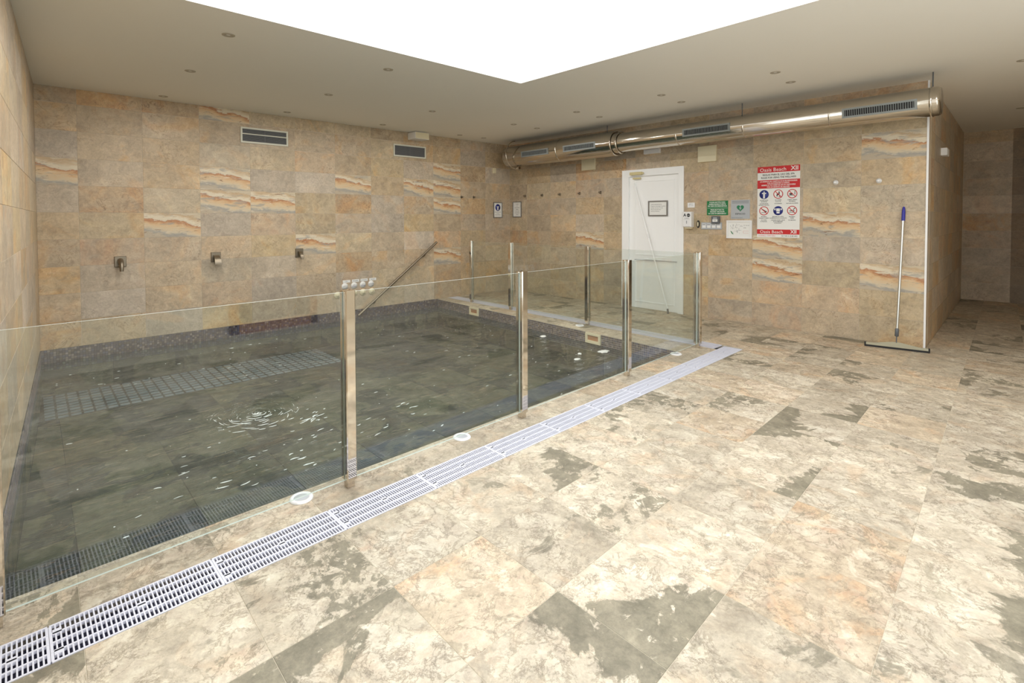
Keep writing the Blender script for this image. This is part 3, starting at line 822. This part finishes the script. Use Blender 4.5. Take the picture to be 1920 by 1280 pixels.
for k, s in enumerate(('HORARIO', 'SPA', 'LUNES A DOMINGO', 'MAÑANA', 'DE 9:00 A 22:00', 'AFORO MÁXIMO', 'GRACIAS')): text(s, .016, tr(0, .10-.034*k, .0065), 'ink', e)
# beige panels and lights
def beige(T, W, Hh, label, dpt=.03, mat='cream', name='wall_panel'):
    e = empty(name, T, label, 'panel')
    MB().cbox(-W, -Hh, 0, W, Hh, dpt, .004).obj('cover', M[mat], e)
    MB().box(-W*.98, -Hh*.98, 0, W*.98, Hh*.98, .004).obj('back_plate', M['whitepl'], e)
beige(onback(-.423, 2.345), .035, .05, 'small cream sensor box on the back wall near the corner', .03, name='sensor_box')
beige(onright(-1.975, 2.346), .142, .107, 'square cream panel on the right wall under the duct, left of the door')
beige(onright(-4.064, 2.321), .133, .113, 'square cream panel on the right wall above the door side signs')
beige(onright(-3.20, 2.44), .135, .036, 'slim white emergency light on the wall above the door under the duct', .05, 'whitepl', 'emergency_light')
e = empty('sensor_box', onside(1.35, 2.225), 'small pale box on the dark corridor side wall', 'box')
MB().cbox(-.12, -.045, 0, .12, .045, .06, .006).obj('cover', M['whitepl'], e)

# ------------------------------------------------------------------ door
dr = tag(MB().box(0, -.001, 0, .001, 0, .001).obj('door_1', M['white']), kind='structure')
dr.data = MB().box(-.018, -2.775, 0, .10, -2.655, 2.18).box(-.018, -3.715, 0, .10, -3.632, 2.18).box(-.018, -3.632, 2.075, .10, -2.775, 2.18).mesh('door_frame', M['white'])
Lf = MB(); xf = .012
Lf.box(xf, -3.630, .006, xf+.042, -2.777, 2.073)
leaf = Lf.obj('door_leaf', M['white'], dr)
for z0, z1 in ((.10, .755), (.84, 2.00)):                 # two raised-and-fielded panels
    g = MB(); ya, yb, t = -3.56, -2.88, .014
    g.box(xf-.007, ya, z0, xf+.002, ya+t, z1).box(xf-.007, yb-t, z0, xf+.002, yb, z1).box(xf-.007, ya+t, z0, xf+.002, yb-t, z0+t).box(xf-.007, ya+t, z1-t, xf+.002, yb-t, z1)
    g.obj('panel_moulding', M['white'], leaf)
MB().box(xf-.012, -3.60, .755, xf+.002, -2.88, .772).obj('rail_groove', M['signgrey'], leaf)
g = MB().box(-.055, -3.03, 2.095, -.018, -2.82, 2.14).obj('door_closer', M['brasspl'], dr)
MB().box(-.05, -3.06, 2.105, -.03, -3.03, 2.13).obj('closer_cap', M['brasspl'], g)
MB().box(-.03, -2.99, 2.030, xf, -2.86, 2.055).obj('door_closer', M['brasspl'], dr)
e = framed_sign(onright(-3.286, 1.566, xf), .165, .118, 'grey framed text notice on the white door', 'frame', .018)
for k in range(5): text(('AVISO IMPORTANTE', 'Rogamos mantengan la puerta', 'siempre cerrada. Gracias.', 'Please keep this door', 'closed at all times.')[k], .02, tr(-.12, .06-.026*k, .0065), 'inkg', e, 'LEFT')
e = empty('leaning_pole', (0, 0, 0), 'thin white pole leaning diagonally across the white door', 'pole')
MB().tube([(-.02, -2.88, 1.97), (-.10, -3.515, .055)], .011, 10).obj('pole', M['white'], e)
MB().tube([(-.10, -3.515, .07), (-.105, -3.53, .0)], .014, 10).obj('foot', M['graypl'], e)
MB().tube([(-.052, -3.15, 1.17), (-.055, -3.17, 1.11)], .013, 10).obj('collar', M['whitepl'], e)

# ------------------------------------------------------------------ signs and devices right of the door
e = empty('small_label', onright(-3.829, 1.604), 'tiny white label plate right of the door, above the dispenser', 'label')
MB().box(-.053, -.035, 0, .053, .035, .012).obj('plate', M['whitepl'], e)
text('ABIERTO', .016, tr(0, .014, .0125), 'inkg', e); text('Pulse el botón', .012, tr(0, -.008, .0125), 'inkg', e)
e = empty('soap_dispenser', onright(-3.80, 1.392), 'white hand gel dispenser right of the door', 'dispenser')
MB().cbox(-.066, -.105, 0, .066, .116, .085, .012).obj('body', M['whitepl'], e)
MB().cbox(-.05, -.128, 0, .05, -.105, .06, .006).obj('spout', M['cream'], e)
text('A', .062, tr(-.028, .066, .0856), 'ink', e, bold=.002)
MB().lathe([(.025, 0), (.025, .0006), (0, .0006)], 20, 0, tr(.028, .066, .0855)).obj('logo_disc', M['ink'], e)
MB().box(.010, .064, .0862, .046, .068, .0868).obj('logo_bar', M['paper'], e)
text('HYGIENE', .016, tr(0, .024, .0856), 'inkg', e); MB().box(-.045, .008, .0852, .045, .010, .0858).obj('rule', M['inkg'], e)
MB().box(-.004, -.055, .0852, .004, -.012, .0862).obj('level_window', M['inkg'], e)
e = empty('door_bell', onright(-3.937, 1.330), 'small dark oval bell with a pale middle beside the dispenser', 'bell')
ov = [(.020*math.cos(a), .054*math.sin(a)) for a in [2*PI*k/24 for k in range(24)]]
MB().prism(ov, 0, .016).obj('case', M['black'], e); MB().prism([(x*.45, y*.62) for x, y in ov], .016, .020).obj('button', M['cream'], e)
# switch plate with four rockers
e = empty('switch_plate', onright(-4.13, 1.306), 'grey plate of four rocker switches below the green sign', 'switch')
MB().cbox(-.148, -.049, 0, .148, .049, .010, .003).obj('plate', M['signgrey'], e)
for k in range(4):
    x = -.105+.07*k
    b = MB().cbox(x-.026, -.030, .010, x+.026, .030, .016, .003).obj('rocker', M['whitepl'], e)
    MB().box(x-.022, .012, .016, x+.022, .022, .0166).obj('mark', M['inkg'], b); MB().box(x-.020, -.020, .016, x+.020, -.006, .0172).obj('mark', M['paper'], b)
e = empty('door_button', onright(-4.196, 1.390), 'dark square door release button between green sign and switch plate', 'button')
MB().cbox(-.056, -.052, 0, .056, .052, .04, .006).obj('case', M['graypl'], e)
MB().box(-.035, -.026, .040, .035, .010, .043).obj('push_plate', M['paper'], e)
MB().box(-.028, .018, .040, .028, .034, .0415).obj('name_strip', M['signgrey'], e)
text('PUSH', .016, tr(0, -.010, .0434), 'ink', e)
# green sign
e = empty('green_sign', onright(-4.211, 1.556), 'green sign with white door release text right of the door', 'sign')
MB().box(-.149, -.100, 0, .149, .100, .004).obj('board', M['signgreen'], e)
for k, s in enumerate(('PULSAR BOTÓN PARA', 'DESBLOQUEAR PUERTA', 'EN CASO DE EMERGENCIA', '', 'PRESS BUTTON TO', 'RELEASE THE DOOR', 'IN CASE OF EMERGENCY')):
    if s: text(s, .0235, tr(0, .078-.026*k, .0045), 'paper', e, bold=.0006, sx=.95)
MB().box(-.14, -.002, .004, .14, .001, .0046).obj('rule', M['paper'], e)
# grey defibrillator space sign
e = empty('heart_sign', onright(-4.526, 1.533), 'silver grey sign with a green heart and the word ESPACIO', 'sign')
MB().box(-.125, -.128, 0, .125, .128, .004).obj('board', M['signgrey'], e)
hp = []
for k in range(40):
    t = 2*PI*k/40; hp.append((.0030*16*math.sin(t)**3, .0030*(13*math.cos(t)-5*math.cos(2*t)-2*math.cos(3*t)-math.cos(4*t))))
MB().prism([(x, y+.018) for x, y in hp][::-1], .004, .0048).obj('heart', M['heart'], e)
MB().prism([(.006, .045), (-.018, .012), (-.002, .012), (-.008, -.016), (.018, .02), (.002, .02)], .0048, .0054).obj('bolt', M['signgrey'], e)
text('ESPACIO', .034, tr(0, -.062, .0045), 'ink', e)
for k, z in enumerate((.112, .096, .082)): MB().box(-.11, z-.004+.001*k, .004, .11, z+.002, .0045).obj('rule', M['inkg'], e)
text('Espacio cardioprotegido', .015, tr(-.115, -.112, .0045), 'inkg', e, 'LEFT')
# framed evacuation plan
e = framed_sign(onright(-4.513, 1.262), .168, .122, 'white framed evacuation plan below the grey heart sign', 'whitepl', .02)
rp = random.Random(3)
g = MB()
for k in range(26):
    x, y = -.12+.14*rp.random(), -.07+.13*rp.random(); w_, h_ = (.03*rp.random()+.008, .0022) if k % 2 else (.0022, .03*rp.random()+.008)
    g.box(x, y, .006, x+w_, y+h_, .0066)
g.obj('plan_lines', M['inkg'], e)
MB().prism([(-.118, -.02), (-.098, -.03), (-.075, -.068), (-.095, -.062)], .006, .0068).obj('route', M['signgreen'], e)
MB().box(.055, -.05, .006, .125, -.048, .0066).box(.055, -.022, .006, .125, -.020, .0066).box(.055, -.05, .006, .057, -.02, .0066).obj('legend_box', M['pink'], e)
text('Ud. está aquí', .014, tr(.06, .055, .0065), 'inkg', e, 'LEFT'); text('Salida', .014, tr(.06, .022, .0065), 'ink', e, 'LEFT')

# big red and white rules poster
e = empty('rules_poster', onright(-4.999, 1.622), 'tall red and white spa rules poster with round symbols on the right wall', 'poster')
W, Hh = .253, .457
MB().box(-W, -Hh, 0, W, Hh, .004).obj('board', M['paper'], e)
def fy(f): return Hh-2*Hh*f
for a, b in ((0, .084), (.19, .308), (.888, .955)): MB().box(-W, fy(b), .004, W, fy(a), .005).obj('red_band', M['red'], e)
text('Oasis Beach', .064, tr(-.226, fy(.048), .0054), 'paper', e, 'LEFT', 0, sx=1.02); text('XII', .072, tr(.235, fy(.042), .0054), 'paper', e, 'RIGHT', .0016)
text('REGLAS PARA EL USO DEL SPA', .031, tr(0, fy(.118), .0044), 'ink', e, bold=.0006, sx=.90); text('RULES FOR USING THE WELLNESS', .031, tr(0, fy(.158), .0044), 'ink', e, bold=.0006, sx=.88)
for k, s in enumerate(('LOS MIEMBROS DEL COMITÉ NO SE HACEN RESPONSABLES', 'POR ACCIDENTES O DAÑOS', 'MEMBERS OF THE COMMITTEE ARE NOT RESPONSIBLE', 'FOR ACCIDENTS OR INJURIES')):
    text(s, .0225, tr(0, fy(.212+.026*k), .0054), 'paper', e, bold=.0005, sx=.74 if k % 2 == 0 else .9)
text('Oasis Beach', .056, tr(-.218, fy(.923), .0054), 'paper', e, 'LEFT', 0, sx=1.02); text('XII', .06, tr(.222, fy(.920), .0054), 'paper', e, 'RIGHT', .0014)
text('HORARIO / TIMETABLE', .026, tr(-.235, fy(.978), .0044), 'pink', e, 'LEFT', sx=.78); text('DE 9:00 A 22:00 HRS', .026, tr(.23, fy(.978), .0044), 'ink', e, 'RIGHT', sx=.82)
xc = (-.170, .002, .166)
caps = (('DÚCHESE ANTES', 'DE BAÑARSE', 'SHOWER BEFORE', 'ENTERING THE POOL'), ('NO CORRER', 'NI SALTAR', 'NO RUNNING'), ('COMIDA Y BEBIDA', 'PROHIBIDAS', 'NO FOOD OR DRINKS'),
        ('PROHIBIDO', 'TIRARSE DE CABEZA', 'NO DIVING', 'IN THE POOL'), ('MENORES DE 16 AÑOS', 'ACOMPAÑADOS DE UN ADULTO', 'CHILDREN UNDER 16 MUST', 'BE ACCOMPANIED', 'BY AN ADULT'), ('PROHIBIDO', 'FUMAR', 'NO SMOKING'))
def ring(cx, cy, parent):
    MB().lathe([(.058, 0), (.058, .0008), (.049, .0008), (.049, 0)], 32, 0, tr(cx, cy, .004), True, False).obj('ban_ring', M['red'], parent)
    MB().box(-.05, -.0042, 0, .05, .0042, .0016, 0, tr(cx, cy, .004) @ Matrix.Rotation(-PI/4, 4, 'Z')).obj('ban_bar', M['red'], parent)
for n_, cpt in enumerate(caps):
    cx, cy = xc[n_ % 3], fy(.393 if n_ < 3 else .625)
    if n_ in (0, 4):
        MB().lathe([(.058, 0), (.058, .0008), (0, .0008)], 32, 0, tr(cx, cy, .004)).obj('blue_disc', M['signblue'], e)
        g = MB(); T = tr(cx, cy, .0048)
        if n_ == 0: g.box(-.011, -.05, 0, .011, .012, .001, 0, T).box(-.026, .008, 0, .026, .022, .001, 0, T).lathe([(.009, 0), (.009, .001), (0, .001)], 14, 0, tr(cx, cy+.032, .0048))
        else: g.box(-.022, -.008, 0, .022, .03, .001, 0, T).box(-.018, -.034, 0, .018, -.014, .001, 0, T).box(-.046, .008, 0, -.030, .030, .001, 0, T).box(.030, .008, 0, .046, .030, .001, 0, T)
        g.obj('symbol', M['paper'], e)
    else:
        g = MB(); T = tr(cx, cy, .0042)
        if n_ == 1: g.box(-.018, -.012, 0, .012, .006, .0008, 0, T).box(.004, .0, 0, .016, .034, .0008, 0, T).box(-.02, -.03, 0, -.008, -.012, .0008, 0, T).box(.006, -.034, 0, .026, -.024, .0008, 0, T)
        if n_ == 2: g.prism([(-.034, .006), (-.030, -.014), (.000, -.014), (.006, .006)], .0042, .005, 0, tr(cx, cy)).box(-.04, -.024, 0, .012, -.018, .0008, 0, T).box(.026, -.01, 0, .032, .034, .0008, 0, T)
        if n_ == 3: g.prism([(-.03, .02), (-.02, .026), (.022, -.002), (.016, -.01)], .0042, .005, 0, tr(cx, cy)).box(-.034, -.026, 0, .030, -.021, .0008, 0, T).lathe([(.008, 0), (.008, .0008), (0, .0008)], 12, 0, tr(cx+.026, cy-.010, .0042))
        if n_ == 5: g.box(-.03, -.008, 0, .028, .002, .0008, 0, T).box(-.036, -.026, 0, .034, -.020, .0008, 0, T).prism([(.008, .012), (.03, .036), (.036, .030), (.016, .008)], .0042, .005, 0, tr(cx, cy))
        g.obj('symbol', M['ink'], e)
        ring(cx, cy, e)
    for k, s in enumerate(cpt):
        text(s, .0155, tr(cx, cy-.076-.019*k-(.007 if k >= 2 else 0), .0044), 'ink', e, bold=.0003, sx=.86)

# ------------------------------------------------------------------ squeegee
e = empty('floor_squeegee', (-.225, -6.276, 0), 'floor squeegee with steel pole and blue grip leaning by the wall corner', 'squeegee')
ba = Vector((-.155+.06, 0, 0)); d1 = Vector((.109, -.534, 0)).normalized(); Tb = basis((0, 0, 0), d1, Vector((-d1.y, d1.x, 0)), (0, 0, 1))
g = MB().box(-.273, -.012, .022, .273, .012, .046, 0, Tb)
vs = [(-.20, -.004, .046), (.20, -.004, .046), (.03, -.004, .078), (-.03, -.004, .078), (-.20, .004, .046), (.20, .004, .046), (.03, .004, .078), (-.03, .004, .078)]
g.add([Tb @ Vector(v) for v in vs], [(0, 1, 2, 3), (7, 6, 5, 4), (0, 4, 5, 1), (1, 5, 6, 2), (2, 6, 7, 3), (3, 7, 4, 0)])
g.obj('bar', M['tan'], e)
MB().box(-.276, -.006, 0, .276, .006, .030, 0, Tb).box(.266, -.014, .004, .280, .014, .048, 0, Tb).box(-.280, -.014, .004, -.266, .014, .048, 0, Tb).obj('rubber_blade', M['black'], e)
top = Vector((.205, -.012, 1.535)); bot = Vector((0, 0, .07)); ax = top-bot
MB().tube([bot, bot+ax*.08], .0055, 10).obj('socket_rod', M['graypl'], e)
MB().tube([bot+ax*.045, bot+ax*.05, bot+ax*.095, bot+ax*.105], [.010, .018, .018, .013], 14).obj('socket', M['graypl'], e)
MB().tube([bot+ax*.09, bot+ax*.90], .0125, 14).obj('pole', M['alu'], e)
MB().tube([bot+ax*.895, bot+ax*.91, bot+ax*.96, bot+ax*.99, top], [.0165, .017, .0165, .012, .005], 14).obj('grip', M['blue'], e)
# corner trim
tr_o = MB().box(-.006, -6.489, 0, .012, -6.471, H).obj('trim_1', M['whitepl']); tag(tr_o, kind='structure')

# ------------------------------------------------------------------ ventilation duct
e = empty('air_duct', (0, 0, 0), 'round polished steel air duct hung below the ceiling along the right wall', 'duct')
DX, DZc, R1, R2 = -.37, 2.573, .144, .192
def along(y): return basis((DX, y, DZc), (1, 0, 0), (0, 0, 1), (0, -1, 0))      # local z runs towards the camera side (-y)
g = MB().lathe([(R1, 0), (R1, 3.72)], 48, 0, along(-2.90)); 
g = MB()
g.lathe([(0, 0), (R2*.92, 0), (R2, .03), (R2, 2.38), (R1, 2.50), (R1, 6.24), (R1-.012, 6.262), (0, 6.262)], 56, 0, along(-.365))
tube_o = g.obj('tube', M['duct'], e)
for y, rr, wd in ((-3.85, R1, .012), (-4.75, R1, .012), (-5.69, R1, .012), (-6.56, R1, .014), (-2.79, R2-.004, .012), (-2.88, R1+.022, .012), (-1.70, R2, .010)):
    MB().lathe([(rr-.004, -wd), (rr+.007, -wd*.6), (rr+.007, wd*.6), (rr-.004, wd)], 48, 0, along(y), True, False).obj('seam_ring', M['duct'], e)
pts = [(DX+.255*math.cos(t), -.56, 2.60+.255*math.sin(t)) for t in [math.radians(a) for a in range(95, 275, 8)]]
hp_ = MB().tube(pts, .008, 8).obj('hanging_hoop', M['chrome'], e)
MB().tube([pts[-1], Vector(pts[-1])+Vector((0, -.09, .015))], [.02, .03], 14).obj('hoop_clamp', M['chrome'], hp_)
for y, rr in ((-2.62, R2), (-4.69, R1), (-6.56, R1)):
    MB().tube([(DX, y, DZc+rr-.01), (DX, y, H)], .006, 8).obj('hanger_rod', M['graypl'], e)
def grille(y0_, y1_, rr, zc):
    ang = math.asin((zc-DZc)/rr); x = DX-rr*math.cos(ang)
    ym = (y0_+y1_)/2; W = abs(y1_-y0_)/2; hh = .052
    T = basis((x, ym, zc), (0, -1, 0), (math.sin(ang), 0, math.cos(ang)), (-math.cos(ang), 0, math.sin(ang)))
    f = MB().box(-W, -hh, -.02, -W+.022, hh, .012).box(W-.022, -hh, -.02, W, hh, .012).box(-W+.022, hh-.02, -.02, W-.022, hh, .012).box(-W+.022, -hh, -.02, W-.022, -hh+.02, .012)
    o = f.obj('grille', M['ventmet'], e, T)
    MB().box(-W+.02, -hh+.018, -.02, W-.02, hh-.018, .001).obj('grille_backing', M['black'], o)
    n = 30; s = MB()
    for k in range(n):
        xx = -W+.022+(2*W-.044)*(k+.5)/n
        s.box(xx-.0022, -hh+.02, .001, xx+.0022, hh-.02, .010)
    tag(s.obj('grille_fins', M['ventmet'], o), kind='stuff')
grille(-5.817, -6.46, R1, 2.548); grille(-3.96, -4.60, R1, 2.568); grille(-1.88, -2.53, R2, 2.560); grille(-.90, -1.54, R2, 2.562)

# ------------------------------------------------------------------ ceiling downlights
M['dlring'] = plain('downlight_ring', (178, 170, 154), .5)
dl = []
def downlight(x, y, label, lit=0):
    if not dl:
        q = empty('downlight', (x, y, H), label, 'downlight', 'recessed ceiling downlights')
        MB().lathe([(.048, 0), (.046, -.004), (.034, -.005), (.030, -.001)], 28).obj('bezel', M['dlring'], q)
        MB().lathe([(.031, -.0005), (0, -.0015)], 24).obj('lens', M['paper'], q)
        dl.append(q)
    else:
        q = copy_tree(dl[0]); q.location = (x, y, H); q['label'] = label
    if lit:
        l = D.lights.new('downlight_fill', 'AREA'); l.shape = 'DISK'; l.size = .05; l.energy = LAMP*lit; l.color = LAMPC  # fill light added inside the fixture to lift the dark walls
        o = D.objects.new('downlight_fill', l); COL.objects.link(o); o.parent = q; o.location = (0, 0, -.008)
cname = {-5.86: 'leftmost column', -4.45: 'second column', -3.02: 'third column', -1.53: 'left of the twin columns', -1.02: 'right of the twin columns'}
rname = ['row nearest back wall', 'second row from back wall', 'third row from back wall', 'fourth row from back wall', 'fifth row from back wall']
for x, ys in ((-5.86, (-.26, -1.65, -2.975)), (-4.45, (-.31, -1.63, -2.99)), (-3.02, (-.35, -1.675)), (-1.53, (-.36, -1.71, -2.95, -4.23, -5.49)), (-1.02, (-.40, -1.72, -2.95, -4.21, -5.465))):
    for k, y in enumerate(ys): downlight(x, y, 'recessed downlight, %s, %s' % (cname[x], rname[k]), ({-1.53: .65, -1.02: 0}.get(x, 1)) if -4.0 < y < -1 else 0)
downlight(-.24, -7.19, 'recessed ceiling downlight right of the duct end')
downlight(2.7, -7.07, 'recessed ceiling downlight far in the corridor ceiling')

# ------------------------------------------------------------------ foam and painted sparkles on the water
rf = random.Random(5)
def onwater(x, y): return x, y
for (x, y, s, lab) in ((-2.08, -2.84, .055, 'small white foam patch on the water, middle one below the far fence'), (-2.13, -3.85, .085, 'largest white foam patch on the water in front of the near skimmer'),
                       (-2.03, -2.44, .03, 'tiny white foam patch on the water, farthest one below the fence'), (-2.55, -2.95, .045, 'white foam patch on the water left of the others'),
                       (-2.62, -3.85, .045, 'white foam patch on the water nearest the front edge'), (-2.42, -3.72, .03, 'thin white foam streak on the water beside the largest patch')):
    n = 14; top_, rim = [], []
    for k in range(n):
        a = 2*PI*k/n; rr = s*(.65+.45*rf.random()); rim.append((rr*math.cos(a), rr*.75*math.sin(a), 0)); top_.append((rr*.72*math.cos(a), rr*.55*math.sin(a), .010))
    g = MB(); g.add(rim+top_+[(0, 0, .013)], [(k, (k+1) % n, n+(k+1) % n, n+k) for k in range(n)]+[(n+k, n+(k+1) % n, 2*n) for k in range(n)], 0, True)
    o = g.obj('foam_patch', M['paper'], None, Matrix.Translation((x, y, ZW+.002))); tag(o, lab, 'foam', 'foam patches on the water')
# unseen lamps added behind the camera to warm the right side
for k, (x, y) in enumerate(((-1.5, -7.3), (-1.5, -8.6), (-.2, -8.6))):
    downlight(x, y, 'added unseen downlight behind the camera, %s' % ('nearest the skylight', 'nearest the rear wall', 'by the corridor mouth')[k], (.7, .7, 0)[k])
# thin white wisps painting the skylight's sparkles on the rippled water
M['sparkle_wisps'] = plain('painted_sparkle', (214, 222, 220), .5)
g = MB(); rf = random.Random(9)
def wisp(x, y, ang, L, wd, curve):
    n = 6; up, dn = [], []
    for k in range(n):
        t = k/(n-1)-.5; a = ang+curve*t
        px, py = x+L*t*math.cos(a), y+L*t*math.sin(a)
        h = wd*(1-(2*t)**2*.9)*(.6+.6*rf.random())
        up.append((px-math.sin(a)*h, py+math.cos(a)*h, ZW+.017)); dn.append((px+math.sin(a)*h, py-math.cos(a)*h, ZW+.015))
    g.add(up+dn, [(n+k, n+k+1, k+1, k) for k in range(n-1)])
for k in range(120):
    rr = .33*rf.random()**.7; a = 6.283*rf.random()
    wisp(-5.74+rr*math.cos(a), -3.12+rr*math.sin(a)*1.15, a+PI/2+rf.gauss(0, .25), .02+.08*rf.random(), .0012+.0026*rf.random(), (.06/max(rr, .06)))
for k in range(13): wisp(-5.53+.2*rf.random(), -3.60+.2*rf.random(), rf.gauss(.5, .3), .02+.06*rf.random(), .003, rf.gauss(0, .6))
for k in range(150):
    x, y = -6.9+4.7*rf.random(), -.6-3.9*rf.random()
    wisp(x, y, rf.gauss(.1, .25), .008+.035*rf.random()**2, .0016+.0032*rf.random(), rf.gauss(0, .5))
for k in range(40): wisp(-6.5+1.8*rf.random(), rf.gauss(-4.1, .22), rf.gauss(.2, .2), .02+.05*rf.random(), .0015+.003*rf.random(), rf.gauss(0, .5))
o = g.obj('sparkle_wisps', M['sparkle_wisps'], D.objects['pool_water']); tag(o, kind='stuff')
